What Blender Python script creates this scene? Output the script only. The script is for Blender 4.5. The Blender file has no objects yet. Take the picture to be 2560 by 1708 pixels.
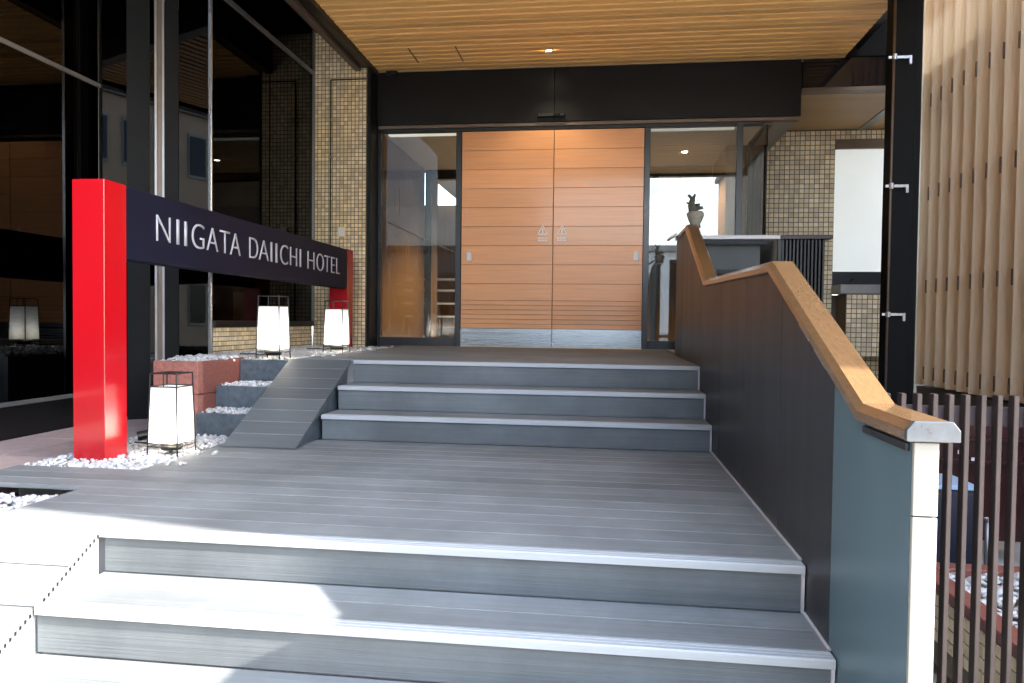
import bpy, bmesh, math, random
import numpy as np
from mathutils import Vector, Matrix
random.seed(7)
rng = np.random.default_rng(7)
sc = bpy.context.scene
COL = sc.collection
H = 1.36                      # height of the eye above the street; all z below are relative to the eye until placed
# ------------------------------------------------------------------ camera
yaw, pit, rol, fpx = 0.1261435, -0.0276949, 0.0115393, 1805.97
fw = Vector((-math.sin(yaw)*math.cos(pit), math.cos(yaw)*math.cos(pit), math.sin(pit)))
rt = fw.cross(Vector((0, 0, 1))).normalized(); up = rt.cross(fw)
r2 = rt*math.cos(rol)+up*math.sin(rol); u2 = -rt*math.sin(rol)+up*math.cos(rol)
cd = bpy.data.cameras.new('camera'); cam = bpy.data.objects.new('camera', cd); COL.objects.link(cam)
M = Matrix((r2, u2, -fw)).transposed().to_4x4(); M.translation = Vector((0, 0, H)); cam.matrix_world = M
cd.sensor_width = 36; cd.lens = fpx/2560*36; cd.clip_start = 0.02; cd.clip_end = 500
sc.camera = cam
# ------------------------------------------------------------------ light
sun_from = Vector((2.0, -0.35, 1.0)).normalized()
el = math.asin(sun_from.z); az = math.atan2(sun_from.x, sun_from.y)
w = bpy.data.worlds.new('World'); sc.world = w; w.use_nodes = True
nt = w.node_tree; nt.nodes.clear()
o_ = nt.nodes.new('ShaderNodeOutputWorld'); bg = nt.nodes.new('ShaderNodeBackground')
sky = nt.nodes.new('ShaderNodeTexSky'); sky.sky_type = 'NISHITA'; sky.sun_disc = False
sky.sun_elevation = el; sky.sun_rotation = az
tc = nt.nodes.new('ShaderNodeTexCoord'); mp = nt.nodes.new('ShaderNodeMapping'); mp.inputs['Scale'].default_value = (1, 1, 3.2)
nz = nt.nodes.new('ShaderNodeTexNoise'); nz.inputs['Scale'].default_value = 2.3; nz.inputs['Detail'].default_value = 6
cr = nt.nodes.new('ShaderNodeValToRGB'); cr.color_ramp.elements[0].position = 0.50; cr.color_ramp.elements[1].position = 0.68
mx = nt.nodes.new('ShaderNodeMix'); mx.data_type = 'RGBA'; mx.inputs[7].default_value = (9.6, 9.4, 9.0, 1)
mm = nt.nodes.new('ShaderNodeMath'); mm.operation = 'MULTIPLY'; mm.inputs[1].default_value = 0.8
L = nt.links.new
L(tc.outputs['Generated'], mp.inputs[0]); L(mp.outputs[0], nz.inputs['Vector']); L(nz.outputs[0], cr.inputs[0])
L(cr.outputs[0], mm.inputs[0]); L(mm.outputs[0], mx.inputs[0]); L(sky.outputs[0], mx.inputs[6]); L(mx.outputs[2], bg.inputs[0])
bg.inputs[1].default_value = 0.15; L(bg.outputs[0], o_.inputs[0])
sd = bpy.data.lights.new('sun', 'SUN'); sd.energy = 2.2; sd.angle = math.radians(0.53); sd.color = (1.0, 0.95, 0.88)
sun = bpy.data.objects.new('sun', sd); COL.objects.link(sun); sun.location = (8, -2, 8)
sun.rotation_euler = (-sun_from).to_track_quat('-Z', 'Y').to_euler()
sc.view_settings.view_transform = 'Standard'; sc.view_settings.look = 'None'
sc.view_settings.exposure = 3.68; sc.view_settings.gamma = 1; sc.view_settings.use_curve_mapping = False
sc.cycles.max_bounces = 8; sc.cycles.diffuse_bounces = 5; sc.cycles.glossy_bounces = 4; sc.cycles.transparent_max_bounces = 8
sc.cycles.sample_clamp_indirect = 6; sc.cycles.caustics_reflective = False; sc.cycles.caustics_refractive = False

# ------------------------------------------------------------------ materials
def base_mat(name):
    m = bpy.data.materials.new(name); m.use_nodes = True
    b = m.node_tree.nodes['Principled BSDF']
    return m, m.node_tree.nodes, m.node_tree.links.new, b
def setv(b, col=None, rough=.5, metal=0, spec=None, ior=None, coat=None):
    if col: b.inputs['Base Color'].default_value = (*col, 1)
    b.inputs['Roughness'].default_value = rough; b.inputs['Metallic'].default_value = metal
    if spec is not None: b.inputs['Specular IOR Level'].default_value = spec
    if ior: b.inputs['IOR'].default_value = ior
    if coat: b.inputs['Coat Weight'].default_value = coat; b.inputs['Coat Roughness'].default_value = .08
def mat(name, col, rough=.5, metal=0, var=.12, nscale=12, stretch=(1, 1, 1), rnd=.0, bump=0, bscale=60, spec=None, ior=None, coat=None, col2=None, rvar=.08, perisland=0, wear=0):
    """noise mottled colour, roughness wear, optional per object / per piece variation, optional fine relief"""
    m, N, L, b = base_mat(name); setv(b, col, rough, metal, spec, ior, coat)
    tc = N.new('ShaderNodeTexCoord'); mp = N.new('ShaderNodeMapping'); mp.inputs['Scale'].default_value = stretch
    L(tc.outputs['Object'], mp.inputs[0])
    oi = N.new('ShaderNodeObjectInfo')
    vm = N.new('ShaderNodeVectorMath'); vm.operation = 'SCALE'; vm.inputs[0].default_value = (17, 9, 23)
    L(oi.outputs['Random'], vm.inputs['Scale']); va = N.new('ShaderNodeVectorMath'); va.operation = 'ADD'
    L(mp.outputs[0], va.inputs[0]); L(vm.outputs[0], va.inputs[1])
    n = N.new('ShaderNodeTexNoise'); n.inputs['Scale'].default_value = nscale; n.inputs['Detail'].default_value = 5; n.inputs['Roughness'].default_value = .6
    L(va.outputs[0], n.inputs['Vector'])
    c2 = col2 or tuple(c*(1-var) for c in col); c1 = tuple(min(1, c*(1+var)) for c in col)
    r = N.new('ShaderNodeValToRGB'); r.color_ramp.elements[0].position = .3; r.color_ramp.elements[1].position = .7
    r.color_ramp.elements[0].color = (*c2, 1); r.color_ramp.elements[1].color = (*c1, 1); L(n.outputs[0], r.inputs[0])
    last = r.outputs[0]
    if wear:      # large uneven foot-worn, dusty patches across the boards
        wt = N.new('ShaderNodeNewGeometry'); wn = N.new('ShaderNodeTexNoise'); wn.inputs['Scale'].default_value = 1.7; wn.inputs['Detail'].default_value = 7; wn.inputs['Roughness'].default_value = .65
        L(wt.outputs['Position'], wn.inputs['Vector']); wr = N.new('ShaderNodeMapRange'); wr.inputs['From Min'].default_value = .35; wr.inputs['From Max'].default_value = .68; wr.inputs['To Min'].default_value = 1-wear*.5; wr.inputs['To Max'].default_value = 1+wear*.6
        L(wn.outputs[0], wr.inputs[0]); wh = N.new('ShaderNodeHueSaturation'); L(wr.outputs[0], wh.inputs['Value']); L(last, wh.inputs['Color']); last = wh.outputs[0]
    for on, amt, src in (('o', rnd, None), ('i', perisland, None)):
        if amt:
            if on == 'o': s_ = oi.outputs['Random']
            else: g = N.new('ShaderNodeNewGeometry'); s_ = g.outputs['Random Per Island']
            mr = N.new('ShaderNodeMapRange'); mr.inputs['To Min'].default_value = 1-amt; mr.inputs['To Max'].default_value = 1+amt; L(s_, mr.inputs[0])
            hs = N.new('ShaderNodeHueSaturation'); L(mr.outputs[0], hs.inputs['Value']); L(last, hs.inputs['Color']); last = hs.outputs[0]
    L(last, b.inputs['Base Color'])
    if rvar:
        mr = N.new('ShaderNodeMapRange'); mr.inputs['To Min'].default_value = max(.02, rough-rvar); mr.inputs['To Max'].default_value = min(1, rough+rvar)
        L(n.outputs[0], mr.inputs[0]); L(mr.outputs[0], b.inputs['Roughness'])
    if bump:
        n2 = N.new('ShaderNodeTexNoise'); n2.inputs['Scale'].default_value = bscale; n2.inputs['Detail'].default_value = 3
        L(va.outputs[0], n2.inputs['Vector'])
        bp = N.new('ShaderNodeBump'); bp.inputs['Strength'].default_value = bump; bp.inputs['Distance'].default_value = .004
        L(n2.outputs[0], bp.inputs['Height']); L(bp.outputs[0], b.inputs['Normal'])
    return m
def glass(name, tint, ior, lo=0.0, rough=0.0, gl=1.0):
    """thin pane: see-through tinted part mixed with a mirror part by Fresnel"""
    m, N, L, b = base_mat(name); N.remove(b); out = N['Material Output']
    t = N.new('ShaderNodeBsdfTransparent'); t.inputs[0].default_value = (*tint, 1)
    g = N.new('ShaderNodeBsdfGlossy'); g.inputs['Roughness'].default_value = rough; g.inputs[0].default_value = (.95*gl, .97*gl, gl, 1)
    fr = N.new('ShaderNodeFresnel'); fr.inputs[0].default_value = ior
    mxx = N.new('ShaderNodeMath'); mxx.operation = 'MAXIMUM'; mxx.inputs[1].default_value = lo; L(fr.outputs[0], mxx.inputs[0])
    ms = N.new('ShaderNodeMixShader'); L(mxx.outputs[0], ms.inputs[0]); L(t.outputs[0], ms.inputs[1]); L(g.outputs[0], ms.inputs[2]); L(ms.outputs[0], out.inputs[0])
    return m
def emit(name, col, s):
    m, N, L, b = base_mat(name); b.inputs['Emission Color'].default_value = (*col, 1); b.inputs['Emission Strength'].default_value = s; return m
G = {}
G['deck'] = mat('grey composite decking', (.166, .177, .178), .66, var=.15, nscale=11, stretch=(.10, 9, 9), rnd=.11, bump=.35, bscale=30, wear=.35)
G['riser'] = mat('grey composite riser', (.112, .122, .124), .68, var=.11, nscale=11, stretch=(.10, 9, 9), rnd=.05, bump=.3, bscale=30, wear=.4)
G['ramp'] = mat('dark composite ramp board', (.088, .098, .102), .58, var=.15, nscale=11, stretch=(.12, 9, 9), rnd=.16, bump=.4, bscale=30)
G['nosing'] = mat('pale nosing strip', (.38, .395, .40), .5, var=.07, nscale=8, stretch=(.2, 6, 6), bump=.15)
G['trim'] = mat('grey metal trim', (.52, .50, .50), .5, .1, var=.05)
G['plankedge'] = mat('worn plank edge', (.21, .22, .22), .6, var=.2)
G['slat'] = mat('honey timber slat', (.90, .53, .195), .45, var=.12, nscale=10, stretch=(.25, 7, 7), rnd=.17, bump=.1)
G['slat_back'] = mat('dark slot behind slats', (.11, .055, .018), .7)
G['mattblack'] = mat('matt black cladding', (.004, .004, .004), .6, spec=.15)
G['black'] = mat('black painted steel', (.006, .006, .006), .36, var=.2, nscale=4, bump=.02)
G['blackpanel'] = mat('black aluminium panel', (.006, .0055, .005), .42, var=.2, nscale=3, spec=.25)
G['navyframe'] = mat('dark blue grey door frame', (.018, .022, .030), .30, var=.15, nscale=5)
G['bronze'] = mat('bronze metal strip', (.16, .12, .09), .45, .5, var=.1)
G['alu'] = mat('brushed aluminium', (.55, .56, .58), .28, .9, var=.06, nscale=20, stretch=(1, 1, .1))
G['greysteel'] = mat('grey steel', (.28, .28, .28), .38, .7, var=.08)
G['doorwood'] = mat('orange timber door board', (.80, .375, .155), .36, var=.09, nscale=9, stretch=(.22, 8, 8), rnd=.06, bump=.05, coat=.25)
G['doorgroove'] = mat('door groove', (.20, .085, .03), .6)
G['kick'] = mat('brushed steel kick plate', (.34, .37, .40), .28, .95, var=.06, nscale=14, stretch=(.1, 1, 8))
G['white'] = mat('white plastic', (.75, .76, .76), .35, var=.03)
G['sticker'] = mat('pale sticker print', (.88, .86, .84), .5, var=.03)
G['red'] = mat('glossy red paint', (.42, .003, .009), .22, var=.03, nscale=3, coat=.6)
G['signboard'] = mat('navy sign board', (.006, .008, .022), .5, var=.15, nscale=3, spec=.22)
G['letter'] = mat('silver grey letter', (.50, .50, .54), .45, .1, var=.05)
G['tile'] = mat('ochre mosaic tile', (.86, .69, .43), .30, var=.12, nscale=3, perisland=.22, bump=.1)
G['tile_pale'] = mat('pale mosaic tile', (.90, .77, .54), .28, var=.10, nscale=3, perisland=.20, bump=.1)
G['grout'] = mat('dark grout', (.17, .135, .095), .9, var=.2, nscale=30)
G['gravel'] = mat('white pebble', (.48, .48, .47), .55, var=.06, nscale=20, perisland=.16)
G['bed'] = mat('gravel bed base', (.35, .35, .34), .9, var=.2)
G['granite'] = mat('red granite', (.20, .065, .05), .45, var=.28, nscale=60, bump=.1)
G['granite_flamed'] = mat('flamed red granite', (.34, .13, .10), .7, var=.28, nscale=50, bump=.5)
G['slate'] = mat('blue grey stone slab', (.075, .095, .11), .45, var=.35, nscale=25, bump=.2)
G['paver'] = mat('pinkish brown paving stone', (.42, .31, .28), .6, var=.14, nscale=18, rnd=.12, bump=.3)
G['parapet'] = mat('dark charcoal metal panel', (.026, .026, .029), .38, .2, var=.12, nscale=2, stretch=(1, 4, .3), rnd=.05)
G['parapet_blue'] = mat('slate blue metal panel', (.10, .16, .19), .34, .3, var=.08, nscale=2, stretch=(1, 5, .2))
G['cap'] = mat('timber look handrail cap', (.20, .115, .055), .24, .2, var=.14, nscale=10, stretch=(9, .3, 9), rnd=.05, coat=.5)
G['capend'] = mat('grey cast end cap', (.15, .16, .17), .3, .6, var=.15, nscale=30)
G['endplate'] = mat('pale aluminium end plate', (.24, .235, .205), .45, .0, var=.04)
G['fin'] = mat('pale timber fin', (.92, .75, .55), .55, var=.07, nscale=8, stretch=(6, 6, .2), rnd=.06, bump=.15)
G['finback'] = mat('screen backing board', (.5, .36, .25), .6, var=.1)
G['slot'] = mat('dark fixing slot', (.10, .06, .04), .6)
G['bar'] = mat('brown fence bar', (.060, .044, .040), .42, .3, var=.1)
G['rail'] = mat('mauve brown fence rail', (.06, .045, .047), .45, .2, var=.1)
G['glassA'] = glass('dark tinted facade glass', (.02, .022, .026), 1.6, gl=.62)
G['glassB'] = glass('dark coated corner glass', (.05, .05, .05), 1.6, .03, gl=.42)
G['glassD'] = glass('clear entrance glass', (.86, .88, .86), 1.45, gl=.8)
G['glassR'] = glass('entrance glass with raised reflection', (.66, .70, .72), 1.8)  # same glass as the left pane, reflection raised to show more sky
G['panelgloss'] = glass('blue grey glossy panel', (.03, .05, .08), 1.7, gl=.55)
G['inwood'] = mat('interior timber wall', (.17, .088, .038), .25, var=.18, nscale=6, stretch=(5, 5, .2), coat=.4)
G['inceil'] = mat('interior ceiling', (.62, .58, .50), .7, var=.03)
G['infloor'] = mat('interior floor', (.14, .12, .10), .35, var=.1)
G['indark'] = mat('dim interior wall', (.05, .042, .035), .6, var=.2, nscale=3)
G['frost'] = mat('frosted window film', (.84, .88, .88), .35, var=.02, nscale=2)
fb = G['frost'].node_tree.nodes['Principled BSDF']; fb.inputs['Emission Color'].default_value = (.95, 1, .95, 1); fb.inputs['Emission Strength'].default_value = .035  # faint glow added to lift the pane's brightness, no lamp behind it
G['darkfascia'] = mat('glossy black fascia', (.006, .006, .008), .08, var=.1, rvar=.02)
G['soffit'] = mat('tan soffit board', (.45, .29, .13), .5, var=.08, nscale=8, stretch=(.2, 6, 6), rnd=.05)
G['concrete'] = mat('concrete', (.30, .29, .28), .8, var=.12, nscale=6, bump=.2)
G['asphalt'] = mat('asphalt', (.10, .10, .10), .85, var=.2, nscale=60, bump=.4)
G['pavement'] = mat('concrete pavement', (.56, .54, .50), .8, var=.12, nscale=10, bump=.2)
G['line'] = mat('road paint', (.7, .7, .68), .6, var=.08)
G['navy'] = mat('navy cabinet', (.012, .016, .03), .4, var=.1)
G['paleblue'] = mat('pale blue cabinet lid', (.30, .45, .62), .4, var=.05)
G['darkred'] = mat('dark red lacquer', (.035, .003, .004), .35, var=.2)
G['pinkred'] = mat('pink red cloth', (.45, .04, .09), .8, var=.1)
G['reflectpale'] = mat('pale roof reflection tone', (.26, .25, .20), .8, var=.2, nscale=40, bump=.4)
G['reflectdark'] = mat('dark roof reflection tone', (.055, .06, .045), .6, var=.4, nscale=40, bump=.4)
G['bulb'] = emit('lamp glow', (1, .86, .66), 9)
G['strip'] = emit('lobby light strip', (1, .92, .78), .06)
# lantern paper: thin translucent sheet
m, N, L_, b = base_mat('lantern paper'); N.remove(b)
t_ = N.new('ShaderNodeBsdfTranslucent'); t_.inputs[0].default_value = (.86, .87, .86, 1); d_ = N.new('ShaderNodeBsdfDiffuse'); d_.inputs[0].default_value = (.82, .83, .83, 1)
s_ = N.new('ShaderNodeMixShader'); s_.inputs[0].default_value = .5
pt = N.new('ShaderNodeTexCoord'); pm = N.new('ShaderNodeMapping'); pm.inputs['Scale'].default_value = (6, 6, 40); pn0 = N.new('ShaderNodeTexNoise'); pn0.inputs['Scale'].default_value = 5; pn0.inputs['Detail'].default_value = 6
pc = N.new('ShaderNodeValToRGB'); pc.color_ramp.elements[0].position = .35; pc.color_ramp.elements[1].position = .65; pc.color_ramp.elements[0].color = (.66, .68, .66, 1); pc.color_ramp.elements[1].color = (.90, .90, .88, 1)
L_(pt.outputs['Object'], pm.inputs[0]); L_(pm.outputs[0], pn0.inputs['Vector']); L_(pn0.outputs[0], pc.inputs[0]); L_(pc.outputs[0], t_.inputs[0]); L_(pc.outputs[0], d_.inputs[0])
L_(t_.outputs[0], s_.inputs[1]); L_(d_.outputs[0], s_.inputs[2]); L_(s_.outputs[0], N['Material Output'].inputs[0]); G['paper'] = m
for nm, cols in (('facade_beige', (.50, .40, .30)), ('facade_grey', (.36, .36, .37)), ('facade_white', (.62, .61, .58)), ('facade_brown', (.10, .070, .052))):
    G[nm] = mat(nm.replace('_', ' '), cols, .7, var=.06, nscale=2)
G['winglass'] = mat('far window glass', (.03, .04, .05), .06, var=.1, rvar=.02)

# ------------------------------------------------------------------ helpers
POS = {}
class MB:
    def __init__(s): s.v = []; s.f = []
    def add(s, vs, fs):
        n = len(s.v); s.v += [tuple(v) for v in vs]; s.f += [tuple(i+n for i in f) for f in fs]; return s
    def box(s, x0, x1, y0, y1, z0, z1):
        return s.add([(x0, y0, z0), (x1, y0, z0), (x1, y1, z0), (x0, y1, z0), (x0, y0, z1), (x1, y0, z1), (x1, y1, z1), (x0, y1, z1)],
                     [(0, 3, 2, 1), (4, 5, 6, 7), (0, 1, 5, 4), (1, 2, 6, 5), (2, 3, 7, 6), (3, 0, 4, 7)])
    def prism(s, poly, a0, a1, axis='x'):
        """poly = list of 2D points in the plane across the axis, extruded from a0 to a1"""
        n = len(poly)
        P = {'x': lambda a, p: (a, p[0], p[1]), 'y': lambda a, p: (p[0], a, p[1]), 'z': lambda a, p: (p[0], p[1], a)}[axis]
        vs = [P(a0, p) for p in poly]+[P(a1, p) for p in poly]
        return s.add(vs, [tuple(range(n))[::-1], tuple(range(n, 2*n))]+[(i, (i+1) % n, n+(i+1) % n, n+i) for i in range(n)])
    def tube(s, a, b, r, n=8, r1=None):
        a = Vector(a); b = Vector(b); d = (b-a).normalized(); q = d.to_track_quat('Z', 'Y'); r1 = r if r1 is None else r1
        vs = [a+q@Vector((r*math.cos(2*math.pi*i/n), r*math.sin(2*math.pi*i/n), 0)) for i in range(n)]+[b+q@Vector((r1*math.cos(2*math.pi*i/n), r1*math.sin(2*math.pi*i/n), 0)) for i in range(n)]
        return s.add(vs, [tuple(range(n))[::-1], tuple(range(n, 2*n))]+[(i, (i+1) % n, n+(i+1) % n, n+i) for i in range(n)])
    def lathe(s, prof, cx, cy, n=16):
        vs = []; k = len(prof)
        for i in range(n):
            a = 2*math.pi*i/n
            vs += [(cx+r*math.cos(a), cy+r*math.sin(a), z) for r, z in prof]
        fs = [(i*k+j, ((i+1) % n)*k+j, ((i+1) % n)*k+j+1, i*k+j+1) for i in range(n) for j in range(k-1)]
        return s.add(vs, fs)
def link(name, me, m, parent, org, bev=0, smooth=False):
    o = bpy.data.objects.new(name, me); COL.objects.link(o)
    if m is not None: me.materials.append(m)
    P = POS[parent.name] if parent else Vector((0, 0, 0))
    if parent: o.parent = parent
    o.location = org-P; POS[o.name] = org
    return o
def build(name, mb, m, parent=None, bev=0, smooth=False):
    v = np.array(mb.v, dtype=float); v[:, 2] += H
    lo, hi = v.min(0), v.max(0); org = Vector(((lo[0]+hi[0])/2, (lo[1]+hi[1])/2, lo[2]))
    v -= np.array(org)
    me = bpy.data.meshes.new(name); me.from_pydata(v.tolist(), [], mb.f)
    bm = bmesh.new(); bm.from_mesh(me); bmesh.ops.recalc_face_normals(bm, faces=bm.faces)
    if bev:
        bmesh.ops.bevel(bm, geom=list(bm.edges), offset=bev, segments=1, affect='EDGES', clamp_overlap=True)
    bm.to_mesh(me); bm.free()
    if smooth: me.polygons.foreach_set('use_smooth', [True]*len(me.polygons))
    me.update()
    return link(name, me, m, parent, org)
def B(name, x0, x1, y0, y1, z0, z1, m, parent=None, bev=0):
    return build(name, MB().box(x0, x1, y0, y1, z0, z1), G[m], parent, bev)
def dup(o, dx=0, dy=0, dz=0, parent=None):
    """copy of one object beside itself under the same parent"""
    c = o.copy(); COL.objects.link(c)
    if parent is not None: c.parent = parent
    c.location = o.location+Vector((dx, dy, dz)); POS[c.name] = POS[o.name]+Vector((dx, dy, dz))
    return c
def dup_tree(o, dx, dy, dz, parent=None):
    c = dup(o, dx, dy, dz)
    if parent is not None: c.parent = parent
    for ch in [k for k in sc.objects if k.parent == o]:
        g = ch.copy(); COL.objects.link(g); g.parent = c; POS[g.name] = POS[ch.name]+Vector((dx, dy, dz))
        for gg in [k for k in sc.objects if k.parent == ch]:
            h = gg.copy(); COL.objects.link(h); h.parent = g; POS[h.name] = POS[gg.name]+Vector((dx, dy, dz))
    return c
def empty(name, x, y, z):
    o = bpy.data.objects.new(name, None); COL.objects.link(o); o.location = (x, y, z+H); o.empty_display_size = .1; POS[o.name] = Vector((x, y, z+H)); return o
def tag(o, label=None, cat=None, group=None, kind=None):
    if label: o['label'] = label
    if cat: o['category'] = cat
    if group: o['group'] = group
    if kind: o['kind'] = kind
    return o
def struct(o, label=None, cat=None): return tag(o, label, cat, None, 'structure')
def tiles(name, parent, axis, pos, u0, u1, z0, z1, pitch, m, sign=-1, gap=.0065):
    """mosaic of single raised tiles joined as one part; axis 'y' = wall facing -Y at y=pos, 'x' = wall facing +X at x=pos"""
    nu = max(1, round((u1-u0)/pitch)); nz = max(1, round((z1-z0)/pitch)); pu = (u1-u0)/nu; pz = (z1-z0)/nz
    V = []; F = []
    for i in range(nu):
        for j in range(nz):
            a, b_ = u0+i*pu+gap/2, u0+(i+1)*pu-gap/2; c, d = z0+j*pz+gap/2, z0+(j+1)*pz-gap/2
            n = len(V); e = .0025; dep = .004+rng.uniform(-.0006, .0006); tu, tz = rng.uniform(-.0006, .0006, 2)
            for (uu, zz, dd) in ((a, c, 0), (b_, c, 0), (b_, d, 0), (a, d, 0), (a+e, c+e, dep-tu-tz), (b_-e, c+e, dep+tu-tz), (b_-e, d-e, dep+tu+tz), (a+e, d-e, dep-tu+tz)):
                V.append((uu, pos-dd, zz) if axis == 'y' else (pos+dd, uu, zz))
            F += [tuple(n+k for k in f) for f in ((4, 5, 6, 7), (0, 1, 5, 4), (1, 2, 6, 5), (2, 3, 7, 6), (3, 0, 4, 7))]
    mb = MB(); mb.v = V; mb.f = F
    o = build(name, mb, G[m], parent); o['kind'] = 'stuff'; return o

T, MID = -.284, -.754          # upper landing, middle landing
R = .1565
GR = -1.36                     # street level
# ================================================================== ground, street
def sheet(name, x0, x1, y0, y1, z, m):
    return struct(build(name, MB().add([(x0, y0, z), (x1, y0, z), (x1, y1, z), (x0, y1, z)], [(0, 1, 2, 3)]), G[m]))
sheet('ground', -200, 200, -200, 200, GR-.16, 'pavement')
struct(build('pavement', MB().box(-60, 60, -3.4, 1.2, GR-.15, GR), G['pavement'], bev=.01))
sheet('road', -80, 80, -12, -3.4, GR-.15, 'asphalt')
pl = struct(build('road_marking', MB().box(-80, 80, -7.76, -7.64, GR-.149, GR-.146), G['line']))
struct(build('opposite_pavement', MB().box(-60, 60, -15, -12, GR-.15, GR), G['pavement'], bev=.01))
struct(build('building_base', MB().box(-8, 1.71, 7.95, 14, GR-.1, T-.031), G['concrete']))

# ================================================================== the steps and landings
def board_row(parent, x0, x1, y0, y1, ztop, nb, m='deck', th=.022, gap=.004):
    wd = (y1-y0)/nb; out = []
    for i in range(nb):
        a = y0+i*wd
        g_ = gap/2
        out.append(build('board', MB().box(x0, x1, a+g_, a+wd-g_, ztop-th, ztop+rng.uniform(-.0006, .0006)), G[m], parent, bev=.0022))
    return out
XR = .636
mid = struct(build('middle_landing', MB().box(-2.26, XR, 2.36, 4.33, GR, MID-.026), G['concrete']))
board_row(mid, -2.27, XR, 2.392, 2.93, MID, 4)
board_row(mid, -2.93, XR, 2.93, 3.30, MID, 3)
board_row(mid, -2.27, XR, 3.30, 4.325, MID, 8)
upper = struct(build('upper_landing', MB().box(-2.2, .655, 4.93, 7.945, GR, T-.026), G['concrete']))
struct(build('side_landing', MB().box(.69, 1.97, 6.45, 7.945, GR, T-.004), G['concrete']))
board_row(upper, -2.2, XR, 4.955, 7.85, T, 22)
def riser_and_nosing(parent, x0, x1, y, ztop, h):
    """y = front of the nosing; dark board riser 12 mm back"""
    build('riser_board', MB().box(x0, x1, y+.012, y+.03, ztop-h+.001, ztop-.026), G['riser'], parent, bev=.0015)
    # nosing with two shallow grooves on the tread
    pr = [(y, ztop-.026), (y, ztop-.004), (y+.004, ztop), (y+.018, ztop), (y+.019, ztop-.0015), (y+.022, ztop-.0015), (y+.023, ztop), (y+.036, ztop), (y+.037, ztop-.0015), (y+.040, ztop-.0015), (y+.041, ztop), (y+.052, ztop), (y+.052, ztop-.026)]
    build('nosing', MB().prism(pr, x0, x1, 'x'), G['nosing'], parent)
    build('edge_trim', MB().box(x1-.009, x1, y+.004, y+.012, ztop-h, ztop-.027), G['trim'], parent)
XL = -1.745
riser_and_nosing(upper, XL, XR, 4.90, T, R)
st = struct(build('step', MB().box(-1.74, XR, 4.634, 4.93, GR, T-R-.026), G['concrete']))
board_row(st, XL, XR, 4.654, 4.912, T-R, 2); riser_and_nosing(st, XL, XR, 4.60, T-R, R)
st = struct(build('step', MB().box(-1.74, XR, 4.352, 4.634, GR, T-2*R-.026), G['concrete']))
board_row(st, XL, XR, 4.374, 4.612, T-2*R, 2); riser_and_nosing(st, XL, XR, 4.32, T-2*R, R)
riser_and_nosing(mid, -1.75, XR, 2.335, MID, .151)
build('nosing', MB().box(-2.27, -1.75, 2.335, 2.387, MID-.026, MID), G['nosing'], mid)
z = MID; ys = [2.335, 2.025, 1.725, 1.425, 1.125]
for i in range(3):
    z -= .152
    s_ = struct(build('step', MB().box(-1.75, XR, ys[i+1]+.035, ys[i]+.03, GR, z-.026), G['concrete']))
    board_row(s_, -1.75, XR, ys[i+1]+.054, ys[i]+.011, z, 2); riser_and_nosing(s_, -1.75, XR, ys[i+1], z, .151)
# upper ramp of eight planks
def ramp(label, x0, x1, ya, za, yb, zb, nb, m, cheek, cheekname='cheek'):
    e = empty('ramp', (x0+x1)/2, ya, za); tag(e, label, 'ramp')
    d = Vector((0, yb-ya, zb-za)); n = Vector((0, -d.z, d.y)).normalized()
    for i in range(nb):
        p = Vector((0, ya, za))+d*((i+.01)/nb); q = Vector((0, ya, za))+d*((i+.975)/nb)
        pl_ = [(p.y, p.z), (q.y, q.z), (q.y-n.y*.024, q.z-n.z*.024), (p.y-n.y*.024, p.z-n.z*.024)]
        build('plank', MB().prism(pl_, x0, x1, 'x'), G[m], e, bev=.002)
        if i:
            q_ = p-d.normalized()*.0035; build('plank_edge', MB().prism([(q_.y, q_.z), (p.y, p.z), (p.y-n.y*.01, p.z-n.z*.01), (q_.y-n.y*.01, q_.z-n.z*.01)], x0+.001, x1-.001, 'x'), G['plankedge'], e)
    return e, n
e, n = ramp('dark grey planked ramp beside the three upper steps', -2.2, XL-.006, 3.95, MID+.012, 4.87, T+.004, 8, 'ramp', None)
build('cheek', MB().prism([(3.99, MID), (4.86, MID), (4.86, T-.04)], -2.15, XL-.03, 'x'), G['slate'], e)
e, n = ramp('pale sunlit ramp with serrated edge beside the lower steps', -2.27, -1.757, 1.0, -1.455, 2.332, MID+.001, 9, 'deck', None)
build('cheek', MB().prism([(1.0, -1.485), (2.33, MID-.03), (2.33, GR), (1.0, GR-.12)], -2.26, -1.762, 'x'), G['nosing'], e)
mb = MB(); dd = Vector((0, 1.332, .70)); 
for i in range(70):
    p = Vector((0, 1.0, -1.455))+dd*((i+.5)/70); mb.box(-1.7625, -1.7560, p.y-.0055, p.y+.0035, p.z-.021, p.z-.008)
o = build('groove_ends', mb, G['black'], e); o['kind'] = 'stuff'

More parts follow.
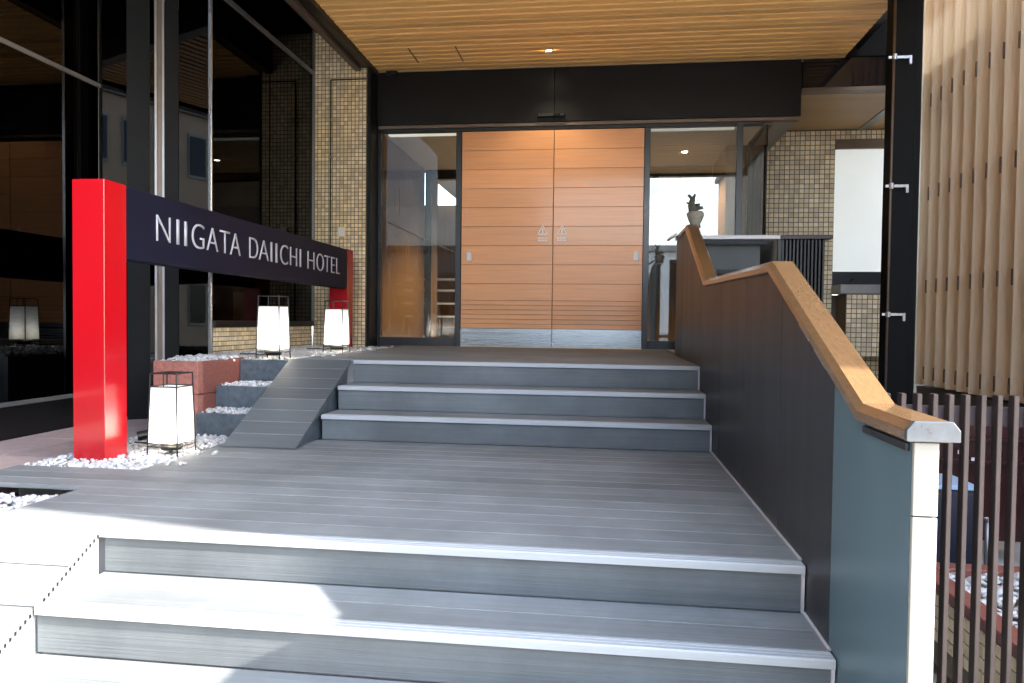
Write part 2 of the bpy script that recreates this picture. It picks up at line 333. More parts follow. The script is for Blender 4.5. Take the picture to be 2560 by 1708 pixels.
# ------------------------------------------------------------------ left paving, gravel beds, stone blocks
pav = struct(build('paving', MB().box(-3.84, -2.99, -3.3, 5.6, GR, -.83), G['concrete']))
for j in range(14):
    for i in range(2):
        y0 = -2.9+j*.6; x0 = -3.81+i*.41
        build('paving_stone', MB().box(x0+.003, x0+.407, y0+.003, y0+.597, -.83, -.80+rng.uniform(-.001, .001)), G['paver'], pav, bev=.003)
build('kerb', MB().box(-2.99, -2.935, 1.0, 4.38, -.9, -.775), G['paver'], pav, bev=.004)
_bm = bmesh.new(); bmesh.ops.create_icosphere(_bm, subdivisions=2, radius=1); _bm.verts.ensure_lookup_table()
ICO = np.array([v.co[:] for v in _bm.verts]); ICF = np.array([[v.index for v in f.verts] for f in _bm.faces]); _bm.free()
def pebbles(name, regions, size, label):
    P = []
    for (x0, x1, y0, y1, z, dens) in regions:
        k = int((x1-x0)*(y1-y0)*dens)
        P.append(np.column_stack([rng.uniform(x0, x1, k), rng.uniform(y0, y1, k), z+rng.uniform(-.012, .010, k)]))
    P = np.vstack(P); k = len(P)
    V = np.repeat(ICO[None], k, 0)*(1+rng.normal(0, .05, (k, len(ICO), 1)))
    V = V*rng.choice([.7, .9, 1.0, 1.2, 1.5], (k, 1, 1), p=[.2, .25, .3, .17, .08])*(rng.uniform(.6, 1.15, (k, 1, 3))*np.array([1, 1, .72]))*size
    a = rng.uniform(0, 6.28, k); c, s = np.cos(a), np.sin(a)
    X = V[:, :, 0]*c[:, None]-V[:, :, 1]*s[:, None]; Y = V[:, :, 0]*s[:, None]+V[:, :, 1]*c[:, None]
    t = rng.uniform(-.6, .6, k); Z = V[:, :, 2]*np.cos(t)[:, None]+X*np.sin(t)[:, None]
    V = np.stack([X, Y, Z], 2)+P[:, None, :]; V[:, :, 2] += H
    F = (ICF[None]+(np.arange(k)*len(ICO))[:, None, None]).reshape(-1, 3)
    V = V.reshape(-1, 3); org = Vector((V[:, 0].mean(), V[:, 1].mean(), V[:, 2].min())); V = V-np.array(org)
    me = bpy.data.meshes.new(name); me.vertices.add(len(V)); me.vertices.foreach_set('co', V.ravel())
    me.loops.add(F.size); me.loops.foreach_set('vertex_index', F.ravel().astype(np.int32))
    me.polygons.add(len(F)); me.polygons.foreach_set('loop_start', np.arange(0, F.size, 3, dtype=np.int32)); me.polygons.foreach_set('use_smooth', [True]*len(F))
    me.update(calc_edges=True); o = link(name, me, G['gravel'], None, org); tag(o, label, 'gravel', None, 'stuff'); return o
pebbles('white_gravel', [(-2.92, -2.27, 3.305, 4.36, MID-.012, 3000), (-2.27, -2.12, 3.3, 3.92, MID+.008, 110)], .0150, 'white pebbles round the foot of the near red sign post')
pebbles('white_gravel', [(-2.92, -2.27, 2.40, 2.925, MID-.055, 2600)], .0150, 'small sunken patch of white pebbles at the left end of the decking')
pebbles('white_gravel', [(-2.60, -2.21, 4.40, 4.62, -.615, 2800), (-2.60, -2.21, 4.65, 4.96, -.462, 2800)], .0145, 'white pebbles on the blue grey stepped slabs beside the dark ramp')
pebbles('white_gravel', [(-3.15, -2.22, 4.98, 7.58, T-.016, 1700), (-2.2, -2.08, 5.0, 7.0, T+.008, 60), (-2.90, -2.63, 4.42, 5.0, T+.000, 2000)], .0165, 'white pebbles on the raised bed behind the red granite blocks')
struct(B('gravel_bed_base', -2.935, -2.272, 2.39, 2.927, GR, MID-.075, 'bed'))
struct(B('gravel_bed_base', -2.935, -2.272, 3.302, 4.40, GR, MID-.028, 'bed'))
struct(B('gravel_bed_base', -3.16, -2.202, 4.97, 7.6, GR, T-.030, 'bed'))
e = empty('stepped_slab_wall', -2.4, 4.4, MID); tag(e, 'three blue grey stone slabs stepping up beside the dark ramp', 'stone wall')
for (ya, yb, z0, z1) in ((4.37, 4.42, -.80, -.618), (4.615, 4.665, -.64, -.462), (4.945, 4.99, -.49, T-.014)):
    B('stone_slab', -2.615, -2.203, ya, yb, z0, z1, 'slate', e, bev=.003)
B('slab_fill', -2.612, -2.206, 4.42, 4.64, GR, -.63, 'bed', e); B('slab_fill', -2.612, -2.206, 4.665, 4.95, GR, -.48, 'bed', e)
e = empty('granite_planter', -2.76, 4.4, -.8); tag(e, 'low red granite planter wall behind the near lantern', 'planter')
for (x0, x1, y0, y1, z0, z1, mm_) in ((-2.93, -2.62, 4.40, 4.46, -.50, T-.0, 'granite_flamed'), (-2.93, -2.62, 4.40, 4.46, -.80, -.506, 'granite_flamed'),
        (-2.668, -2.618, 4.462, 5.20, -.50, T-.002, 'granite'), (-2.668, -2.618, 4.462, 4.86, -.80, -.506, 'granite'), (-2.93, -2.88, 4.462, 5.2, -.80, T-.002, 'granite')):
    B('granite_block', x0, x1, y0, y1, z0, z1, mm_, e, bev=.004)
B('planter_fill', -2.878, -2.67, 4.465, 5.2, GR, T-.02, 'bed', e)

# ================================================================== left glass facade
def vstrip(parent, name, x0, x1, y0, y1, z0, z1, m, bev=.002): return B(name, x0, x1, y0, y1, z0, z1, m, parent, bev)
fa = empty('glass_facade', -4.85, 3, -.8); tag(fa, 'long dark glass facade along the left paving', 'building')
XA = -3.83
for k, (a, b_) in enumerate(((-3.3, -1.42), (-1.4, .58), (.6, 2.58), (2.6, 3.98), (4.0, 5.08))):
    vstrip(fa, 'pane', XA-.012, XA, a, b_, -.56, 1.735, 'glassA', 0)
    vstrip(fa, 'pane', XA-.012, XA, a, b_, 1.765, 5.2, 'glassA', 0)
vstrip(fa, 'base_rail', XA-.05, XA+.012, -3.3, 5.10, -.590, -.562, 'greysteel'); vstrip(fa, 'transom', XA-.05, XA+.015, -3.3, 5.10, 1.735, 1.765, 'greysteel')
vstrip(fa, 'plinth', XA-.05, XA, -3.3, 5.10, -.85, -.592, 'black')
vstrip(fa, 'end_post', XA-.03, XA+.004, 5.085, 5.12, -.80, 5.2, 'black')
B('lining', -5.2, -5.1, -3.3, 5.5, -.8, 5.2, 'indark', fa); B('lining', -5.1, XA-.02, -3.4, -3.3, -.8, 5.2, 'indark', fa); B('lining', -5.1, XA+.0, -3.4, 5.12, 5.2, 5.3, 'indark', fa); B('lining', -5.1, XA-.06, -3.3, 5.12, -.85, -.8, 'infloor', fa)
gb = empty('corner_glass_box', -3.66, 6.5, -.8); tag(gb, 'projecting dark glass corner between facade and tiled wall', 'building')
XB = -3.17; YB = 5.53; XBL = -3.83
P0 = Vector((-3.825, 5.125)); P1 = Vector((XB-.02, YB)); DV = (P1-P0).normalized(); NV = Vector((DV.y, -DV.x))
def slab(name, t0, t1, d0, d1, z0, z1, m):
    a_, b2 = P0.lerp(P1, t0), P0.lerp(P1, t1)
    return build(name, MB().prism([tuple(a_+NV*d1), tuple(b2+NV*d1), tuple(b2+NV*d0), tuple(a_+NV*d0)], z0, z1, 'z'), G[m], gb)
for t0, t1 in ((0, .22), (.705, .99)):
    slab('pane', t0, t1, -.012, 0, -.78, 2.64, 'glassB'); slab('pane', t0, t1, -.012, 0, 2.68, 5.2, 'glassB')
slab('pane', .43, .47, -.012, 0, -.78, 5.2, 'glassB'); slab('black_reflection', .22, .43, -.05, .03, -.8, 5.2, 'mattblack')  # solid black strip put in for a dark reflection in the pane
slab('mullion', .475, .495, -.03, .02, -.8, 5.2, 'greysteel'); slab('mullion', .545, .565, -.03, .02, -.8, 5.2, 'greysteel'); slab('service_panel', .495, .545, -.04, -.01, -.8, 5.2, 'bronze'); slab('grey_reflection', .57, .70, -.06, .01, -.8, 5.2, 'mattblack')  # last strip stands in for a column reflected in the glass
slab('transom', 0, 1, -.04, .018, 2.645, 2.675, 'greysteel')
vstrip(gb, 'corner_post', XB-.028, XB, YB-.004, YB+.02, -.8, 5.2, 'alu')
for (a, b_) in ((YB+.03, 6.55), (6.57, 7.56)):
    vstrip(gb, 'pane', XB-.012, XB, a, b_, -.02, 2.64, 'glassB', 0); vstrip(gb, 'pane', XB-.012, XB, a, b_, 2.68, 5.2, 'glassB', 0)
vstrip(gb, 'transom', XB-.05, XB+.022, YB+.02, 7.58, 2.64, 2.68, 'greysteel'); 0
vstrip(gb, 'bottom_rail', XB-.05, XB+.02, YB+.02, 7.58, -.075, -.02, 'black'); vstrip(gb, 'end_mullion', XB-.05, XB+.02, 7.56, 7.595, -.075, 5.2, 'greysteel')
B('dado_wall', XB-.06, XB-.006, YB+.03, 7.59, GR, -.075, 'grout', gb); tiles('mosaic_tiles', gb, 'x', XB-.006, YB+.03, 7.58, T-.03, -.075, .043, 'tile')
B('lining', -5.2, XB-.08, 7.62, 7.7, -.8, 5.2, 'indark', gb); B('lining', -5.25, -5.2, 5.12, 7.6, -.8, 5.2, 'indark', gb); B('lining', -5.2, XB-.07, 5.6, 7.6, -.86, -.81, 'infloor', gb); B('lining', -5.2, XB-.01, 5.14, 7.6, 5.2, 5.26, 'indark', gb)
B('lobby_shelf', -3.9, -3.4, 6.9, 7.2, -.8, -.02, 'indark', gb); B('cushion', -3.55, -3.32, 6.6, 6.85, -.05, .0, 'pinkred', gb)

# ================================================================== tiled wall left of the door
YT = 7.6
tw = empty('tiled_wall', -2.86, YT, T); tag(tw, 'ochre mosaic tiled wall behind the far end of the sign', 'wall')
B('wall_body', XB-.0, -2.572, YT+.001, 8.1, GR, 3.4, 'grout', tw); tiles('mosaic_tiles', tw, 'y', YT, XB+.005, -2.576, T-.03, 3.38, .0425, 'tile')
cb = empty('wall_conduit', -2.97, YT-.02, .2); tag(cb, 'thin black conduit running down the ochre tiled wall', 'pipe')
build('conduit', MB().tube((-2.97, YT-.02, -.25), (-2.97, YT-.02, 2.59), .008), G['black'], cb); build('conduit', MB().tube((-2.97, YT-.02, 2.59), (-2.57, YT-.02, 2.59), .008), G['black'], cb)
for zz in (.6, 1.75): B('clip', -2.985, -2.955, YT-.032, YT-.004, zz, zz+.02, 'greysteel', cb)
ib = empty('wall_box', -2.84, YT-.03, .9); tag(ib, 'small pale switch box on the ochre tiled wall above the sign', 'switch box')
B('case', -2.88, -2.80, YT-.035, YT-.0045, .90, 1.00, 'tile_pale', ib, .004); B('cover', -2.872, -2.808, YT-.04, YT-.0352, .908, .992, 'sticker', ib, .002)

# ================================================================== canopy
cn = empty('canopy', 0, 5, 2.749); tag(cn, 'wide canopy with honey timber slat soffit over the steps', 'canopy')
sl = build('ceiling_slat', MB().box(-2.52, 2.41, 2.22, 2.304, 2.749, 2.785), G['slat'], cn, bev=.003)
for i in range(1, 50): dup(sl, 0, .1125*i, rng.uniform(-.0015, .0015))
B('backing', -2.52, 2.41, 2.2, 7.85, 2.80, 2.83, 'slat_back', cn)
B('end_strip', -2.52, 2.41, 7.835, 7.872, 2.742, 2.79, 'soffit', cn)
B('front_fascia', -3.2, 2.55, 2.05, 2.2, 2.70, 3.30, 'black', cn, .004)
B('side_beam', -2.632, -2.523, 2.2, 7.87, 2.71, 3.29, 'black', cn, .004); B('side_trim', -2.70, -2.635, 2.2, YT-.01, 2.675, 3.29, 'bronze', cn, .003)
B('side_soffit', XB+.03, -2.705, 2.2, YT-.01, 3.10, 3.29, 'blackpanel', cn)
B('side_beam', 2.413, 2.55, 2.2, 7.87, 2.82, 3.29, 'black', cn, .004)
B('roof_deck', -3.2, 2.56, 2.05, 8.0, 3.30, 3.42, 'concrete', cn)
for x0 in (-2.01, -1.525):
    build('hatch_joint', MB().box(x0, x0+.013, 7.18, 7.59, 2.7465, 2.7488), G['slot'], cn)
dl = build('downlight', MB().lathe([(.055, 2.749), (.055, 2.744), (.040, 2.744), (.036, 2.752)], -.594, 7.40, 20), G['white'], cn, smooth=False)
build('lamp', MB().lathe([(.036, 2.752), (.0, 2.7521)], -.594, 7.40, 16), G['bulb'], dl)
bk = B('corner_bracket', -2.42, -2.30, 7.78, 7.86, 2.70, 2.742, 'black', cn, .004)
def spot(x, y, z, p, r=.03, col=(1, .84, .62), angle=110, name='lamp_light'):
    ld = bpy.data.lights.new(name, 'SPOT'); ld.energy = p; ld.color = col; ld.shadow_soft_size = r; ld.spot_size = math.radians(angle); ld.spot_blend = .6
    o = bpy.data.objects.new(name, ld); COL.objects.link(o); o.location = (x, y, z+H); return o
spot(-.594, 7.40, 2.735, 3)

# ================================================================== entrance front with sliding doors and sidelights
YD = 7.90
en = empty('entrance_front', -.3, YD, T); tag(en, 'black framed hotel entrance with orange timber sliding doors', 'entrance')
B('fascia_panel', -2.66, -.5648, YD-.05, YD+.05, 2.165, 2.745, 'blackpanel', en, .003)
B('fascia_panel', -.5632, 1.99, YD-.05, YD+.05, 2.165, 2.745, 'blackpanel', en, .003)
B('lower_rail', -2.53, 1.98, YD-.035, YD+.05, 2.125, 2.162, 'bronze', en, .002)
B('head_rail', -2.53, 1.64, YD-.015, YD+.05, 2.088, 2.124, 'black', en, .002)
B('side_jamb', -2.565, -2.535, YT+.01, YD+.05, T, 2.745, 'blackpanel', en, .002)
B('post', -2.534, -2.50, YD-.02, YD+.04, T, 2.087, 'navyframe', en, .003)
B('post', -1.645, -1.583, YD-.02, YD+.04, T, 2.087, 'navyframe', en, .003)
B('post', .404, .466, YD-.02, YD+.04, T, 2.087, 'navyframe', en, .003)
B('post', 1.358, 1.422, YD-.02, YD+.04, T, 2.124, 'navyframe', en, .003)
B('bottom_rail', -2.499, -1.646, YD-.015, YD+.035, T, -.19, 'navyframe', en, .003)
B('bottom_rail', .467, 1.357, YD-.015, YD+.035, T, -.19, 'navyframe', en, .003)
B('pane', -2.499, -1.646, YD, YD+.01, -.19, 2.087, 'glassD', en); B('pane', .467, 1.357, YD, YD+.01, -.19, 2.087, 'glassR', en); B('pane', 1.423, 1.64, YD, YD+.01, T, 2.087, 'glassD', en)
B('back_post', 1.64, 1.72, 8.68, 8.78, T, 2.145, 'black', en, .003)
B('side_pane', 1.668, 1.68, YD+.02, 8.68, T, 2.10, 'glassD', en)
B('soffit_strip', 1.64, 1.99, YD+.055, 9.40, 2.149, 2.20, 'greysteel', en, .003); B('side_head', 1.645, 1.735, YD+.06, 8.68, 2.10, 2.146, 'bronze', en, .003)
B('fascia_side', 1.975, 1.998, YD+.055, 9.40, 2.20, 2.745, 'blackpanel', en)
for k, (x0, x1) in enumerate(((-1.58, -.5655), (-.5615, .402))):
    d = B('door', x0, x1, YD+.002, YD+.035, T+.006, 2.083, 'doorgroove', en)
    tops = [2.083-.2085*i for i in range(9)]
    bounds = [(tops[i+1], tops[i]) for i in range(8)]
    zb = tops[8]; bounds.append((.232, zb)); lo = -.078; n_ = 6; hh = (.232-lo)/n_
    bounds += [(lo+hh*i, lo+hh*(i+1)) for i in range(n_)]
    for (z0, z1) in bounds:
        build('board', MB().box(x0+.002, x1-.002, YD-.012, YD+.002, z0+.0016, z1-.0016), G['doorwood'], d, bev=.0018)
    build('kick_plate', MB().box(x0+.001, x1-.001, YD-.014, YD+.001, T+.008, -.080), G['kick'], d, bev=.001)
    cx = -1.486 if k == 0 else .332
    build('touch_switch', MB().box(cx-.028, cx+.028, YD-.030, YD-.0125, .665, .765), G['white'], d, bev=.005)
    sx = -.677 if k == 0 else -.466
    tri = MB(); a, h0, wd = .052, .095, .015
    def seg(p, q, wd=.010):
        d_ = Vector((q[0]-p[0], q[1]-p[1])).normalized(); nn = Vector((-d_.y, d_.x))*wd/2
        tri.prism([(p[0]-nn.x, p[1]-nn.y), (q[0]-nn.x, q[1]-nn.y), (q[0]+nn.x, q[1]+nn.y), (p[0]+nn.x, p[1]+nn.y)], YD-.0145, YD-.0122, 'y')
    A_, B_, C_ = (sx-a, .955), (sx+a, .955), (sx, 1.055)
    seg(A_, B_); seg(B_, C_); seg(C_, A_); seg((sx, .965), (sx, 1.02), .012)
    build('warning_triangle', tri, G['sticker'], d)
    tri = MB()
    for q in range(7):
        tri.box(sx-.055+q*.016, sx-.055+q*.016+.011, YD-.0142, YD-.0122, .905, .925)
        tri.box(sx-.052+q*.015, sx-.052+q*.015+.010, YD-.0142, YD-.0122, .880, .896)
    build('caption_plate', tri, G['sticker'], d)
sn = B('door_sensor', -.745, -.449, YD-.10, YD-.051, 2.205, 2.245, 'black', en, .006)
B('sensor_lens', -.57, -.50, YD-.108, YD-.1005, 2.214, 2.234, 'darkfascia', sn, .002)
# the vestibule and lobby seen through the glass
lb = empty('vestibule', -.4, 9, T); tag(lb, 'timber lined vestibule seen through the glass beside the doors', 'room')
B('room_floor', -2.6, 2.0, YD+.06, 13.0, T-.03, T-.004, 'infloor', lb)
B('room_ceiling', -2.56, 1.63, YD+.06, 13.0, 2.10, 2.147, 'inceil', lb)
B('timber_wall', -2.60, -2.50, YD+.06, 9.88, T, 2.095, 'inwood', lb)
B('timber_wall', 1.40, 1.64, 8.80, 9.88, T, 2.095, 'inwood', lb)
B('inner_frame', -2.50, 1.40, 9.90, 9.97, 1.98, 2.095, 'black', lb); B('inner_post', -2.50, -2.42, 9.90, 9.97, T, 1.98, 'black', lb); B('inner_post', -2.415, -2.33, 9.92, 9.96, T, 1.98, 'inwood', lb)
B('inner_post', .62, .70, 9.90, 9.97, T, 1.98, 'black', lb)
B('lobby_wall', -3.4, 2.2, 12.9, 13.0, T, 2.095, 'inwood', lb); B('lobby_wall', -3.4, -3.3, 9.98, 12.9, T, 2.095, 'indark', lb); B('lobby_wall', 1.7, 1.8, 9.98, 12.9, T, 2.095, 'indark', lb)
B('reception_desk', -.2, 1.6, 11.4, 11.8, T, .45, 'inwood', lb)
B('shelf_rack', -2.6, -2.1, 11.0, 11.3, T, -.1, 'indark', lb)
for zz in (.05, .25, .45, .62): B('rack_shelf', -2.75, -1.95, 10.8, 11.1, zz, zz+.025, 'inceil', lb)
B('light_trough', -2.45, 1.35, YD+.09, YD+.17, 2.088, 2.0985, 'strip', lb)
for (x, y) in ((.95, 9.1), (-1.2, 9.1), (-.6, 11.6)):
    build('lobby_downlight', MB().lathe([(.035, 2.098), (.0, 2.0975)], x, y, 14), G['bulb'], lb)
    spot(x, y, 2.08, 50, name='lobby_light')

# ================================================================== hotel sign
sg = empty('hotel_sign', -2.69, 5.4, MID); tag(sg, 'navy hotel name board carried between two red square posts', 'sign')
B('post', -2.785, -2.602, 3.495, 3.675, GR, .722, 'red', sg, .003)
B('post', -2.80, -2.612, 7.13, 7.31, GR, .722, 'red', sg, .003)
bd = B('sign_board', -2.735, -2.612, 3.677, 7.128, .318, .716, 'signboard', sg, .002)
LET = [('N', 3.952, 4.090), ('I', 4.155, 4.180), ('I', 4.238, 4.263), ('G', 4.320, 4.462), ('A', 4.494, 4.634), ('T', 4.660, 4.788), ('A', 4.796, 4.938),
       ('D', 5.072, 5.205), ('A', 5.222, 5.380), ('I', 5.418, 5.442), ('I', 5.505, 5.530), ('C', 5.588, 5.730), ('H', 5.772, 5.905), ('I', 5.966, 5.990),
       ('H', 6.132, 6.280), ('O', 6.335, 6.500), ('T', 6.520, 6.655), ('E', 6.690, 6.785), ('L', 6.825, 6.915)]
for ch, a, b_ in LET:
    cu = bpy.data.curves.new('glyph', 'FONT'); cu.body = ch; cu.extrude = .0; cu.offset = -.018; to = bpy.data.objects.new('glyph', cu); COL.objects.link(to)
    bpy.context.view_layer.update()
    me = bpy.data.meshes.new_from_object(to.evaluated_get(bpy.context.evaluated_depsgraph_get())); bpy.data.objects.remove(to)
    bm = bmesh.new(); bm.from_mesh(me); bmesh.ops.remove_doubles(bm, verts=bm.verts, dist=1e-5)
    xs = [v.co.x for v in bm.verts]; yz = [v.co.y for v in bm.verts]; x0, x1, y0, y1 = min(xs), max(xs), min(yz), max(yz)
    over = .004 if ch in 'GOC' else 0
    ext = bmesh.ops.extrude_face_region(bm, geom=list(bm.faces)); top = [v for v in ext['geom'] if isinstance(v, bmesh.types.BMVert)]
    tset = set(top)
    for v in bm.verts:
        yy = a+(v.co.x-x0)/(x1-x0)*(b_-a); zz = .450-over+(v.co.y-y0)/(y1-y0)*(.152+2*over)
        v.co = Vector((.007 if v in tset else 0, yy-a, zz-.45))
    bmesh.ops.recalc_face_normals(bm, faces=bm.faces)
    me2 = bpy.data.meshes.new('letter'); bm.to_mesh(me2); bm.free(); bpy.data.meshes.remove(me)
    link('letter', me2, G['letter'], bd, Vector((-2.6125, a, .45+H)))

# ================================================================== lanterns
def lantern(fx, fy, zg, label, s=1.0):
    e = empty('lantern', fx-.085*s, fy+.085*s, zg); tag(e, label, 'lantern', 'wire framed lanterns beside the steps')
    cx, cy = fx-.085*s, fy+.085*s
    P = lambda sx, sy, t: (cx+sx*(.088-.012*t)*s, cy+sy*(.088-.012*t)*s, zg+.45*t*s)
    for sx, sy in ((-1, -1), (1, -1), (1, 1), (-1, 1)):
        build('leg', MB().tube(P(sx, sy, 0), P(sx, sy, 1), .0042*s, 6), G['black'], e)
    for t, nm in ((.115, 'lower_ring'), (.84, 'upper_ring'), (1.0, 'top_ring')):
        mb = MB(); q = [P(-1, -1, t), P(1, -1, t), P(1, 1, t), P(-1, 1, t)]
        for i in range(4): mb.tube(q[i], q[(i+1) % 4], .0036*s, 6)
        if nm == 'top_ring':
            m0 = [(Vector(q[i])+Vector(q[(i+1) % 4]))/2 for i in range(4)]
            mb.tube(m0[0], m0[2], .003*s, 5); mb.tube(m0[1], m0[3], .003*s, 5)
            mb.tube(m0[0], m0[0]+Vector((0, 0, -.07*s)), .003*s, 5)
        build(nm, mb, G['black'], e)
    z0, z1 = zg+.072*s, zg+.378*s; r0, r1 = .083*s, .076*s
    v = [(cx-r0, cy-r0, z0), (cx+r0, cy-r0, z0), (cx+r0, cy+r0, z0), (cx-r0, cy+r0, z0), (cx-r1, cy-r1, z1), (cx+r1, cy-r1, z1), (cx+r1, cy+r1, z1), (cx-r1, cy+r1, z1)]
    build('shade', MB().add(v, [(0, 1, 5, 4), (1, 2, 6, 5), (2, 3, 7, 6), (3, 0, 4, 7)]), G['paper'], e)
    b_ = build('base_dish', MB().lathe([(.0, zg+.03*s), (.055*s, zg+.026*s), (.06*s, zg+.045*s), (.05*s, zg+.062*s), (.0, zg+.064*s)], cx, cy, 14), G['black'], e)
    build('bulb', MB().lathe([(.0, zg+.075*s), (.014*s, zg+.09*s), (.022*s, zg+.125*s), (.014*s, zg+.155*s), (.0, zg+.165*s)], cx, cy, 12), G['bulb'], e, smooth=True)
    ld = bpy.data.lights.new('lantern_light', 'POINT'); ld.energy = .23; ld.color = (.96, .98, 1.0); ld.shadow_soft_size = .03
    lo_ = bpy.data.objects.new('lantern_light', ld); COL.objects.link(lo_); lo_.location = (cx, cy, zg+.17*s+H)
    mb = MB(); pts = [Vector((cx-.05, cy+.02, zg+.04)), Vector((cx-.13, cy+.05, zg+.022)), Vector((cx-.22, cy+.16, zg+.024)), Vector((cx-.36, cy+.20, zg+.02))]
    for a_, b2 in zip(pts, pts[1:]): mb.tube(a_, b2, .0045, 6)
    build('cable', mb, G['black'], e); return e
lantern(-2.285, 3.64, MID-.002, 'lit white lantern nearest the red post, on the pebbles at the foot of the ramp')
lantern(-2.275, 4.86, T-.004, 'lit white lantern on the raised bed behind the top of the ramp')
lantern(-2.235, 6.0, T-.004, 'lit white lantern farthest back, by the far red sign post')
# small garden spotlight and cable behind the near lantern
e = empty('garden_spotlight', -2.66, 4.2, MID); tag(e, 'small dark spotlight lying in the pebbles behind the near lantern', 'spotlight')
build('head', MB().tube((-2.80, 4.05, MID+.03), (-2.70, 4.12, MID+.055), .03, 12, .022), G['black'], e); build('spike', MB().tube((-2.74, 4.09, MID-.02), (-2.74, 4.09, MID+.03), .008), G['black'], e)
build('lens', MB().tube((-2.699, 4.121, MID+.0555), (-2.690, 4.127, MID+.058), .021, 12), G['white'], e)

# ================================================================== parapet with handrail cap
pp = empty('stair_parapet', .66, 4.0, GR); tag(pp, 'stepped charcoal parapet wall with timber look handrail right of the steps', 'parapet')
prof = [(1.583, -.222), (1.873, -.218), (2.878, .216), (4.701, .255), (5.815, .748), (6.66, .762)]
def ztop(y):
    for (a, za), (b_, zb) in zip(prof, prof[1:]):
        if a-1e-6 <= y <= b_+1e-6: return za+(zb-za)*(y-a)/(b_-a)
    return prof[-1][1]
cuts = [1.590, 2.105, 2.722, 3.40, 4.10, 4.80, 5.50, 6.10, 6.66]
for i, (a, b_) in enumerate(zip(cuts, cuts[1:])):
    a_, bb = a+.002, b_-.002
    top = [(a_, ztop(a_)-.02)]+[(y, z-.02) for y, z in prof if a_ < y < bb]+[(bb, ztop(bb)-.02)]
    zb0 = -1.36
    build('panel', MB().prism([(a_, zb0)]+top+[(bb, zb0)], .640, .652 if i else .654, 'x'), G['parapet_blue' if i == 0 else 'parapet'], pp)
core = [(1.590, GR)]+[(y if k else 1.590, z-.03) for k, (y, z) in enumerate(prof)]+[(6.66, GR)]
build('core', MB().prism(core, .6555, .680, 'x'), G['black'], pp); 
build('outer_panel', MB().prism(core, .6815, .688, 'x'), G['parapet'], pp)
# cap: eight sided section mitred along the profile
sec = [(.622, 0), (.622, .022), (.636, .040), (.710, .040), (.724, .022), (.724, 0), (.710, -.004), (.636, -.004)]
for i in range(len(prof)-1):
    def mit(k):
        y, z = prof[k]; ds = []
        if k > 0: ds.append((Vector(prof[k])-Vector(prof[k-1])).normalized())
        if k < len(prof)-1: ds.append((Vector(prof[k+1])-Vector(prof[k])).normalized())
        t = sum(ds, Vector((0, 0))).normalized(); n_ = Vector((-t.y, t.x)); sc_ = 1/max(.5, n_.dot(Vector((-ds[0].y, ds[0].x))))
        return Vector((y, z)), n_*sc_
    (pa, na), (pb, nb) = mit(i), mit(i+1); d_ = (pb-pa).normalized()*.0008
    va = [(x, *(pa+d_+na*(h-.014))) for x, h in sec]; vb = [(x, *(pb-d_+nb*(h-.014))) for x, h in sec]; k = len(sec)
    build('cap_segment', MB().add(va+vb, [tuple(range(k)), tuple(range(k, 2*k))[::-1]]+[(j, (j+1) % k, k+(j+1) % k, k+j) for j in range(k)]), G['cap'], pp)
build('cap_end', MB().prism([(x, prof[0][1]+h-.014) for x, h in [(.621, -.001), (.621, .0225), (.6355, .041), (.7105, .041), (.725, .0225), (.725, -.001)]], 1.568, 1.5828, 'y'), G['capend'], pp, bev=.0012)
B('end_plate', .6395, .6885, 1.578, 1.589, -.393, -.240, 'endplate', pp, .0015); B('end_plate', .6395, .6885, 1.578, 1.589, GR, -.396, 'endplate', pp, .0015)
B('under_rail', .632, .6395, 1.60, 1.86, -.262, -.245, 'parapet', pp, .001)
for y in (2.412, 2.235): 
    z = ztop(y)
    build('clip', MB().prism([(y-.06, ztop(y-.06)-.022), (y+.06, ztop(y+.06)-.022), (y+.06, ztop(y+.06)-.040), (y-.06, ztop(y-.06)-.040)], .634, .6398, 'x'), G['alu'], pp)
# short drop of the cap at the far end
build('cap_return', MB().prism([(.56, .735), (.622, .775), (.622, .795), (.552, .752)], 6.45, 6.66, 'y'), G['cap'], pp)
build('base_trim', MB().box(.630, .6395, 2.39, 4.325, MID+.0005, MID+.006), G['trim'], pp); build('base_trim', MB().box(.630, .6395, 2.08, 2.34, MID-.151, MID-.146), G['trim'], pp)

# solid shape added in place of a roof reflection in the glass
orn = empty('roof_reflection', .70, 6.0, .79); tag(orn, 'small added shape standing in for a roof reflection in the glass', 'roof_reflection')
build('pale_shape', MB().lathe([(0, .775), (.046, .775), (.04, .80), (.06, .85), (.072, .885), (.055, .903), (0, .905)], .72, 6.0, 16), G['reflectpale'], orn, smooth=True)
mb = MB()
K7 = lambda p: (.705+(p[0]-.70)*.75, p[1], .90+(p[2]-.91)*.8)
for (a, b_, r, r1) in (((.70, 6, .91), (.675, 6, .99), .050, .036), ((.675, 6, .98), (.690, 6, 1.05), .036, .026), ((.690, 6, 1.04), (.640, 6.0, 1.085), .020, .012), ((.690, 6, 1.04), (.715, 6.0, 1.09), .020, .012), ((.70, 6, .945), (.80, 6.0, .955), .032, .014), ((.68, 6, .99), (.63, 6.02, 1.01), .016, .008), ((.72, 6, .97), (.765, 6.01, .99), .026, .012)):
    mb.tube(K7(a), K7(b_), r*.75, 8, r1*.75)
build('dark_shape', mb, G['reflectdark'], orn)

